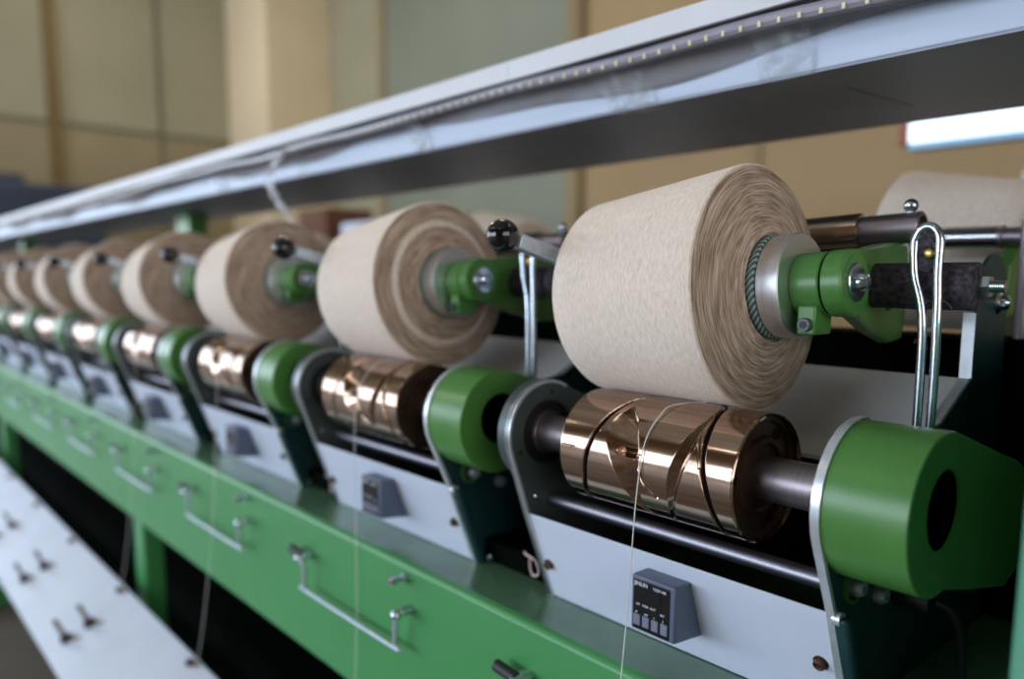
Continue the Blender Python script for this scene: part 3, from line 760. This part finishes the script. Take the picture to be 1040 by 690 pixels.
def where(n):
    return ('nearest and sharpest, rightmost in the photo' if n == 0 else
            '%s head counted from the right' % ORD[n] if n < 8 else 'last head at the far left')
LBL = dict(
 cone=lambda n: ['largest beige yarn cone, sharp fibres, nearest to the camera', 'second beige yarn cone from the right, with a pale ring on its end face', 'third beige yarn cone from the right, black ball knob in front of its hub',
   'fourth beige yarn cone from the right, before the green post', 'fifth beige yarn cone from the right in the front row', 'sixth beige yarn cone from the right in the front row', 'seventh beige yarn cone from the right, at the left edge'][n] if n < 7 else '%s beige yarn cone from the right in the front row' % ORD[n],
 arm=lambda n: 'green cradle arm with polished disc holding the %s yarn cone%s' % (ORD[n], ' at right' if n == 0 else ' from the right'),
 drum=lambda n: 'bronze grooved winding drum under the %s yarn cone%s' % (ORD[n], ', sharpest in the photo' if n == 0 else ' from the right'),
 hair=lambda n: ['lint covered steel hairpin guide standing behind the nearest green cover', 'steel hairpin guide between the nearest and the second yarn cone'][n] if n < 2 else 'steel hairpin guide right of the %s yarn cone from the right' % ORD[n],
 house=lambda n: 'drive housing with green round cover right of the %s drum from the right' % ORD[n],
 panel=lambda n: 'white leaning front panel with grey counter under the %s drum%s' % (ORD[n], ' at lower right' if n == 0 else ' from the right'),
 rod=lambda n: 'grey round rod in front of the %s drum%s' % (ORD[n], ' at right' if n == 0 else ' from the right'),
 apron=lambda n: 'dusty white sloping plate behind the %s drum%s' % (ORD[n], ' at right' if n == 0 else ' from the right'),
 tube=lambda n: 'reflection-brown damper tube with ball screw behind the %s front cone%s' % (ORD[n], ' at right' if n == 0 else ' from the right'),
 handle=lambda n: 'wire bail handle with black grip under the %s white panel%s' % (ORD[n], ' at lower right' if n == 0 else ' from the right'),
 stud=lambda n: 'bright stud under the right end of the %s white panel%s' % (ORD[n], '' if n == 0 else ' from the right'),
)
house0['label'] = 'drive housing with large green round cover and dark opening, nearest at right'
house0['group'] = 'green topped drive housings between the drums'
# stuff that is not visible for head 0 is simply moved on to head 1
for key, o in list(protos.items()):
    first = 1 if key == 'house' else 0
    for n in range(first, NU):
        if n == first:
            c = o; c.location.x -= P*n
        else:
            c = copy_tree(o, -P*(n-first))
        c['label'] = LBL[key](n)
        if key == 'drum' and n: 
            pass
ring_cone = [o for o in bpy.data.objects if o.parent is None and o.name.startswith('yarn_cone') and abs(o.location.x-(CR.x-P)) < .01][0]
for ch in kids(ring_cone):
    if ch.name.startswith('wound_yarn_end_face'):
        ch.data = ch.data.copy(); ch.data.materials.clear()
        prf = [(-.0003, Rc-.0016), (.0010, Rc-.004), (.0020, Rc-.012), (.0030, .0690), (.0058, .0665), (.0066, .0640), (.0058, .0615), (.0044, .0590), (.0062, .052), (.0088, .043), (.0100, .0392), (.0090, .0375), (-.003, .034)]
        mb2 = MB().lathe((0,0,0), (1,0,0), prf, 160, caps=False)
        tmp = obj('temporary', mb2, ['end', 'side'], loc=(0,0,0)); me2 = tmp.data; bpy.data.objects.remove(tmp)
        for p_ in me2.polygons:
            r_ = math.hypot(p_.center[1], p_.center[2])
            p_.material_index = 1 if .0615 < r_ < .0680 else 0
        me2.name = 'wound_yarn_end_face_ringed'; ch.data = me2
# guide rods carry a screw-driver bright end; none extra needed

# ---------------- yarn ends running down from the drums
def yarn(n, pts, label, r=.00045):
    o = obj('yarn_end', MB().tube(smooth_path(pts, 10), r, 8), 'yarn', loc=pts[-1])
    setprops(o, label, 'yarn', 'yarn ends running down to the peg board')
for n in range(4):
    dx = -P*n
    pts = [(-.0540+dx,.0150,.0450), (-.0690+dx,-.0160,.0437), (-.0715+dx,-.0280,.0372), (-.0728+dx,-.0380,.0268), (-.0734+dx,-.0437,.0155), (-.0737+dx,-.0462,.004), (-.0745+dx,-.0500,-.030), (-.0755+dx,-.0560,-.12), (-.080+dx,-.0660,-.25), (-.086+dx,-.085,-.40), (-.092+dx,-.110,-.515)]
    if n == 1: pts = pts[:7]+[(-.0740+dx,-.0510,-.12), (-.0738+dx,-.0530,-.25), (-.0735+dx,-.0620,-.40), (-.0730+dx,-.0720,-.482)]
    yarn(n, pts, ['thin pale yarn running down in front of the nearest counter panel', 'thin pale yarn crossing the second white panel and the green beam', 'thin pale yarn crossing the third panel from the right', 'thin pale yarn crossing the fourth panel from the right'][n])

# ================================================================== BACK ROW
back = thing('yarn_cone', '', 'yarn cone', (0,0,0), 'yarn cones on the back row')
for ch in kids(protos['cone']):
    c = ch.copy(); C.objects.link(c); c.parent = back
back.rotation_mode = 'QUATERNION'
axb = Vector((-math.cos(.10), 0.02, math.sin(.10)))
back.rotation_quaternion = axb.to_track_quat('X', 'Z'); back.location = (-.122, .49, .171)
def back_tube():
    t = thing('damper_tube', '', 'tube', (.02,.36,.175), 'cradle damper tubes of the back row')
    obj('sleeve', MB().lathe((-.06,.36,.176), (1,0,-.01), [(0,.007),(0,.0106),(.078,.0106),(.079,.0085)], 32), 'steel', t)
    obj('dark_rod', MB().lathe((.018,.36,.1752), (1,0,-.01), [(0,.004),(0,.0106),(.004,.0110),(.004,.0092),(.11,.0092)], 32), 'shaft', t)
    return t
def back_arm():
    t = thing('cradle_arm', '', 'cradle arm', (.03,.42,.15), 'green cradle arms of the back row')
    obj('arm_plate', MB().prism([(.345,.10),(.345,.150),(.365,.166),(.52,.172),(.52,.145),(.40,.11)], .022, .034), 'green', t, bevel=.002)
    obj('back_hub', MB().cyl((-.004,.49,.160),(.032,.49,.160),.020,32), 'green', t)
    return t
bt_, ba_ = back_tube(), back_arm()
def back_plate():
    t = thing('back_side_plate', '', 'plate', (.03,.42,-.155), 'dark side plates of the back row')
    obj('side_plate', MB().prism([(.342,-.1546),(.56,-.1546),(.50,.02)]+[(.394+.050*math.cos(math.radians(a_)), .112+.050*math.sin(math.radians(a_))) for a_ in range(0,181,15)], .016, .020), 'teal', t, bevel=.0006)
    obj('upright_rod', MB().cyl((.058,.300,.0852),(.058,.300,.186),.0055,16), 'shaft', t)
    return t
bp_ = back_plate()
def bl(n): return 'nearest at the right edge' if n == 0 else ('%s from the right' % ORD[n])
for n in range(8):
    for o, lab in ((back, 'pale yarn cone on the back row of the machine, %s'), (bt_, 'steel damper tube of the back row, %s'), (ba_, 'green cradle arm of the back row, %s'), (bp_, 'dark teal side plate and upright rod of the back row, %s')):
        c = o if n == 0 else copy_tree(o, -P*n)
        c['label'] = lab % bl(n)

# ================================================================== OVERHEAD TRAY
tr = thing('overhead_tray', 'long white tray running over the cones with a grey underside', 'tray', (0,.27,.30))
X0, X1 = -7.2, 1.1
obj('tray_box', MB().box(X0, X1, .137, .40, .3006, .3560), 'tray', tr, bevel=.0015)
obj('underside_plate', MB().box(X0, X1, .1375, .4005, .2990, .3005), 'tray_under', tr)
lipm = MB().box(X0, X1, .0995, .40, .3565, .3600)
obj('lip_shelf', lipm, 'tray_under', tr)
obj('front_strip', MB().box(X0, -.385, .0990, .1040, .3452, .3652).box(-.3846, X1, .0990, .1040, .3452, .3652), 'strip', tr, bevel=.0006)
obj('pencil_mark', MB().prism_y([(0,0),(1,0),(1,1),(0,1)], 0, 0) if False else MB().add([(-.0601,.2014,.2988),(-.0609,.2020,.2988),(-.0520,.3230,.2988),(-.0512,.3234,.2988),(-.0601,.2014,.2992),(-.0609,.2020,.2992),(-.0520,.3230,.2992),(-.0512,.3234,.2992)], [(0,1,2,3),(7,6,5,4),(0,4,5,1),(1,5,6,2),(2,6,7,3),(3,7,4,0)]), 'pencil', tr)
for px in (-4.1, -1.93):
    o = obj('tray_post', MB().box(px, px+.10, .265, .315, .0852, .2990), 'green', loc=(px+.05,.28,.0852), bevel=.003)
    setprops(o, 'green post under the tray, %s' % ('behind the fourth and fifth cones' if px > -3 else 'far left one, half hidden'), 'post', 'green posts carrying the tray')
# LED rope under the lip
led = thing('led_strip', 'clear LED light strip taped under the lip of the tray', 'light strip', (-.3,.112,.335))
def ledy(x): return .1085+.0030*math.sin(x*9.0)+.002*math.sin(x*23)
def ledz(x): return .3395-.0050*(0.5+0.5*math.sin(x*6.3+1.2))-.0015*math.sin(x*17)
pts = [(x, ledy(x), ledz(x)) for x in np.arange(-3.6, .62, .03)]
ro = MB().tube(pts, .0060, 10)
obj('rope', ro, 'led_rope', led)
k = 0
stuff = MB()
x = .10
while x > -3.5:
    y, z = ledy(x), ledz(x)
    mbx = stuff if k >= 96 else MB()
    mbx.box(x-.0013, x+.0013, y-.0066, y-.0040, z-.0048, z-.0006)
    if k < 96: obj('led_chip', mbx, 'led', led)
    k += 1; x -= .0167
o = obj('led_chip', stuff, 'led', led); o['kind'] = 'stuff'
# long strip of clear film over the upper tray face, its reflection painted grey-brown
fm = MB(); vs = []; xs_ = np.arange(-3.4, .60, .02); nz = 6
for x in xs_:
    low = .3235+.0085*math.sin(x*8.2+.6)+.0035*math.sin(x*19+2)
    for j in range(nz+1):
        t_ = j/nz; vs.append((x, .1085+.0255*math.sin(t_*PI/2)-.004*math.sin(t_*PI), .3540+(low-.3540)*t_))
fm.add(vs, [(i*(nz+1)+j, i*(nz+1)+j+1, (i+1)*(nz+1)+j+1, (i+1)*(nz+1)+j) for i in range(len(xs_)-1) for j in range(nz)])
o = obj('clear_film_strip', fm, 'film2', loc=(-1.4,.13,.34)); o.modifiers.new('thick', 'SOLIDIFY').thickness = .0003
setprops(o, 'long wavy strip of clear film sagging over the LED strip under the tray lip', 'film')
# pieces of clear tape
def tape(x0, x1, label, skew=.0, drop=.012):
    m = MB(); nx, nz = 10, 12; vs = []
    for i in range(nx+1):
        for j in range(nz+1):
            x = x0+(x1-x0)*i/nx; t_ = j/nz
            if t_ < .8: y = .1364-.002*abs(math.sin(t_*9+i*.5))-.018*(1-t_/.8)**2; z = .338-(.338-.2995)*t_/.8
            else: y = .1364+(t_-.8)/.2*drop; z = .2986
            vs.append((x+skew*t_, y, z))
    fs = [(i*(nz+1)+j, i*(nz+1)+j+1, (i+1)*(nz+1)+j+1, (i+1)*(nz+1)+j) for i in range(nx) for j in range(nz)]
    m.add(vs, fs); o = obj('clear_tape', m, 'film', loc=(x0,.137,.30))
    s = o.modifiers.new('thick', 'SOLIDIFY'); s.thickness = .0002
    setprops(o, label, 'tape', 'clear tape patches on the tray')
tape(-.285, -.225, 'clear tape patch folded over the tray edge above the left end of the nearest cone', .02, .018)
tape(-.105, -.055, 'clear tape patch on the tray face above the right end of the nearest cone', .0, .004)
tape(-.625, -.585, 'narrow clear tape patch on the tray between second and third cones', .015, .016)
tape(-1.30, -1.25, 'clear tape patch on the tray above the fourth cone', .01, .012)
# dangling end of plastic
dp = smooth_path([(-.915,.1005,.336), (-.945,.092,.315), (-.955,.088,.285), (-.935,.092,.255), (-.905,.096,.228), (-.872,.094,.206)], 6)
m = MB(); n = len(dp)
vs = []
for i, p in enumerate(dp):
    w = .012*(1-.5*i/n); s_ = math.sin(i*.9)*.003
    vs += [p+Vector((-w, s_, 0)), p+Vector((-w*.3, -.004-s_, 0)), p+Vector((w*.3, .003+s_, .002)), p+Vector((w, -s_, 0))]
m.add(vs, [(4*i+k_, 4*i+k_+1, 4*i+k_+5, 4*i+k_+4) for i in range(n-1) for k_ in range(3)])
o = obj('dangling_plastic', m, 'film3', loc=(-.915,.1,.336)); o.modifiers.new('thick', 'SOLIDIFY').thickness = .0003
setprops(o, 'crumpled clear plastic strip hanging from the tray over the third cone', 'plastic strip')

# ================================================================== PEG BOARD below
pg = thing('peg_board', 'white leaning peg board along the front below the green beam', 'board', (0,-.14,-.55))
a = Vector((0,-.063,-.476)); e = Vector((0,-.149,-.092)).normalized(); nn = Vector((0,-.092,.149)).normalized(); Lb = .175
bd = MB()
q = [a, a+e*Lb]
vs = []
for x in (XM0, .17):
    for p in (a, a+e*Lb, a+e*Lb-nn*.012, a-nn*.012): vs.append((x, p.y, p.z))
bd.add(vs, [(0,1,2,3),(7,6,5,4),(0,4,5,1),(1,5,6,2),(2,6,7,3),(3,7,4,0)])
obj('board', bd, 'pegboard', pg, bevel=.002)
obj('board_rail', MB().box(XM0, .17, -.085, -.060, -.53, -.492), 'green_beam', pg)
for x in (-2.93, -1.39, .10):
    obj('board_bracket', MB().box(x+.02, x+.06, -.20, -.03, -.60, -.575), 'green_beam', pg, bevel=.003)
def make_peg(s_, x_, kind):
    base = a+e*s_+Vector((x_,0,0))
    t = thing('yarn_peg', '', 'peg', base, 'dark pegs on the peg board')
    obj('peg_base', MB().lathe(base-nn*.0005, nn, [(0,.012),(.005,.012),(.008,.0085),(.014,.007)], 20), 'black', t)
    tip = base+nn*.036+Vector((-.024,.004,.004))
    obj('peg_pin', MB().cyl(base+nn*.008, tip, .0048, 14), 'shaft', t)
    obj('peg_clip', MB().cyl(base+nn*.003, base+nn*.005+Vector((.030,.020,.004)), .0034, 10), 'ochre', t)
    return t
def zof(p): return p
pr_ = make_peg(.086, -1.31-.002, 0); pl_ = make_peg(.131, -1.31-.015, 0)
def make_clip():
    base = a+e*.012+Vector((-.955,0,0))
    t = thing('edge_screw', '', 'screw', base, 'screws on the upper edge of the peg board')
    obj('screw_head', MB().lathe(base-nn*.0005, nn, [(0,.007),(.006,.007),(.009,.004)], 18), 'black', t)
    obj('screw_tab', MB().cyl(base+nn*.004, base+nn*.003+Vector((.022,.006,0)), .0035, 10), 'brown', t)
    return t
cl_ = make_clip()
for k in range(5):
    for o, lab, g in ((pr_, 'upper dark peg of a pair on the peg board, %s', 0), (pl_, 'lower dark peg of a pair on the peg board, %s', 1), (cl_, 'dark screw with tab on the upper edge of the peg board, %s', 2)):
        c = o if k == 0 else copy_tree(o, -P*k)
        c['label'] = lab % ('nearest' if k == 0 else ORD[k]+' from the right')

# ================================================================== FAR THINGS
# hanging fluorescent lamp over the next aisle
lp = thing('fluorescent_lamp', 'bright tube lamp hanging behind the tray at the upper right', 'lamp', (-.3, 1.72, .52))
body = MB().prism([(1.690,.560),(1.690,.530),(1.668,.520),(1.668,.516),(1.760,.516),(1.760,.520),(1.735,.530),(1.735,.560)], -.625, .62)
obj('lamp_body', MB().box(-.628, -.060, 1.715, 1.76, .476, .560).box(-.045, .62, 1.715, 1.76, .476, .560), 'lampbody', lp, bevel=.006)
obj('lamp_tube', MB().box(-.622, -.066, 1.700, 1.715, .492, .558).box(-.040, .60, 1.700, 1.715, .492, .558), 'lamp', lp, bevel=.006)
obj('lamp_cap', MB().box(-.650, -.629, 1.712, 1.755, .490, .548), 'red', lp, bevel=.004)
obj('lamp_cord', MB().cyl((-.3,1.735,.56), (-.3,1.735,ZC), .004, 8), 'black', lp)
# low cabinet machinery far left, cartons on a far rack
o = obj('dark_blue_machine', MB().box(-9.3,-8.3,-.4,1.75,FLOOR,1.00).box(-9.2,-8.5,-.2,1.1,1.00,1.10), 'bluebox', loc=(-8.8,.9,FLOOR), bevel=.02)
setprops(o, 'dark blue machine against the wall at the far left', 'machine')
rk = thing('storage_rack', 'green rack behind the machine carrying cartons', 'rack', (-2.6,1.9,FLOOR))
for x in (-4.4, -3.4, -2.4, -1.55):
    for y in (1.62, 2.02): obj('rack_post', MB().box(x, x+.04, y, y+.04, FLOOR, .20), 'teal', rk)
obj('rack_shelf', MB().box(-4.4, -1.51, 1.62, 2.06, .16, .185), 'teal', rk)
obj('rack_shelf', MB().box(-4.4, -1.51, 1.62, 2.06, -.45, -.42), 'teal', rk)
def carton(x0, x1, h, mat, lab, y0=1.68):
    o = thing('carton', lab, 'carton', ((x0+x1)/2, y0+.15, .185), 'cartons on the rack behind')
    obj('carton_body', MB().box(x0, x1, y0, y0+.30, .185, .185+h), mat, o, bevel=.004)
    obj('carton_flap', MB().box(x0+.01, x1-.01, y0+.145, y0+.155, .185+h, .185+h+.004), 'strip', o)
carton(-4.05, -3.72, .34, 'brown', 'large reddish brown carton on the rack, behind the third cone')
carton(-3.55, -3.20, .24, 'white', 'white carton on the rack beside the large brown one')
carton(-2.95, -2.55, .24, 'brown', 'small brown carton on the rack, behind the second cone')
o = thing('wall_notice', 'blue and white notice on the tan wall at the right edge', 'notice', (-.85, YB-.01, .50))
obj('notice_board', MB().box(-1.12, -.35, YB-.025, YB, .30, .72), 'strip', o, bevel=.003)
obj('notice_print', MB().box(-1.00, -.40, YB-.030, YB-.024, .36, .66), 'bluesign', o)

# ================================================================== LIGHT
def area(name, loc, rot, sx, sy, e, col):
    l = bpy.data.lights.new(name, 'AREA'); l.shape = 'RECTANGLE'; l.size = sx; l.size_y = sy; l.energy = e; l.color = col
    o = bpy.data.objects.new(name, l); C.objects.link(o); o.location = loc; o.rotation_euler = rot; return o
for k, (a_, b_) in enumerate(wins):
    area('window_light', ((a_+b_)/2, YF-.16, (WZ0+WZ1)/2), (PI/2, 0, 0), b_-a_, WZ1-WZ0, 430, (.78,.89,1.06))
area('window_light', (XL+.04, -4.75, 1.22), (PI/2, 0, -PI/2), 7.3, 3.2, 520, (.78,.89,1.06))  # added light from the left, source unseen
area('window_light', (XR-.04, -2.5, 1.5), (PI/2, 0, PI/2), 6.6, 3.2, 330, (1.0,.95,.90))  # added fill from the right for the cone end faces
# unseen ceiling tube lamps, added as fill for the tops and walls
for i, (x, y) in enumerate([(-7,-4),(-3,-4),(1,-4),(-7,1.6),(-3,2.2),(1.5,2.2)]):
    f = thing('added_ceiling_lamp', 'added ceiling tube lamp outside the frame, for fill light', 'lamp', (x,y,4.4), 'added ceiling lamps')
    obj('lamp_tray', MB().box(x-.9, x+.9, y-.09, y+.09, 4.40, 4.45), 'frame', f, bevel=.005)
    obj('lamp_cord', MB().cyl((x,y,4.45), (x,y,ZC), .006, 8), 'black', f)
    area('added_ceiling_lamp_light', (x,y,4.385), (0,0,0), 1.7, .14, 130 if x < -5 else (60 if (x < 0 and y > 0) else 16), (1.0,.93,.82))

w = bpy.data.worlds.new('world'); bpy.context.scene.world = w; w.use_nodes = True
bg = w.node_tree.nodes['Background']
sky = w.node_tree.nodes.new('ShaderNodeTexSky'); sky.sky_type = 'NISHITA'; sky.sun_disc = False; sky.sun_elevation = math.radians(40)
w.node_tree.links.new(sky.outputs[0], bg.inputs['Color']); bg.inputs['Strength'].default_value = .35

# ================================================================== CAMERA
f_, cx, cy = 792.5, 518.3, 386.7
Xc = Vector((0.66218848, 0.10012352, -0.74261814)); Yc = Vector((0.74931881, -0.08151174, 0.65717361)); Zc = Vector((0.00526645, -0.99163053, -0.12900057))
right = Vector((Xc[0], Yc[0], Zc[0])); down = Vector((Xc[1], Yc[1], Zc[1])); fwd = Vector((Xc[2], Yc[2], Zc[2]))
mat = Matrix((right, -down, -fwd)).transposed().to_4x4()
mat.translation = Vector((0.2713, -0.4756, 0.1338))
cd = bpy.data.cameras.new('camera'); cam = bpy.data.objects.new('camera', cd); C.objects.link(cam)
cam.matrix_world = mat
cd.sensor_width = 36; cd.sensor_fit = 'HORIZONTAL'; cd.lens = f_*36/1040
cd.shift_x = (520-cx)/1040; cd.shift_y = (cy-345)/1040
cd.clip_start = .02; cd.clip_end = 100
cd.dof.use_dof = True; cd.dof.focus_distance = .53; cd.dof.aperture_fstop = 2.9
bpy.context.scene.camera = cam
vs_ = bpy.context.scene.view_settings
vs_.view_transform = 'Standard'; vs_.look = 'None'; vs_.gamma = 1; vs_.use_curve_mapping = False; vs_.exposure = -0.70
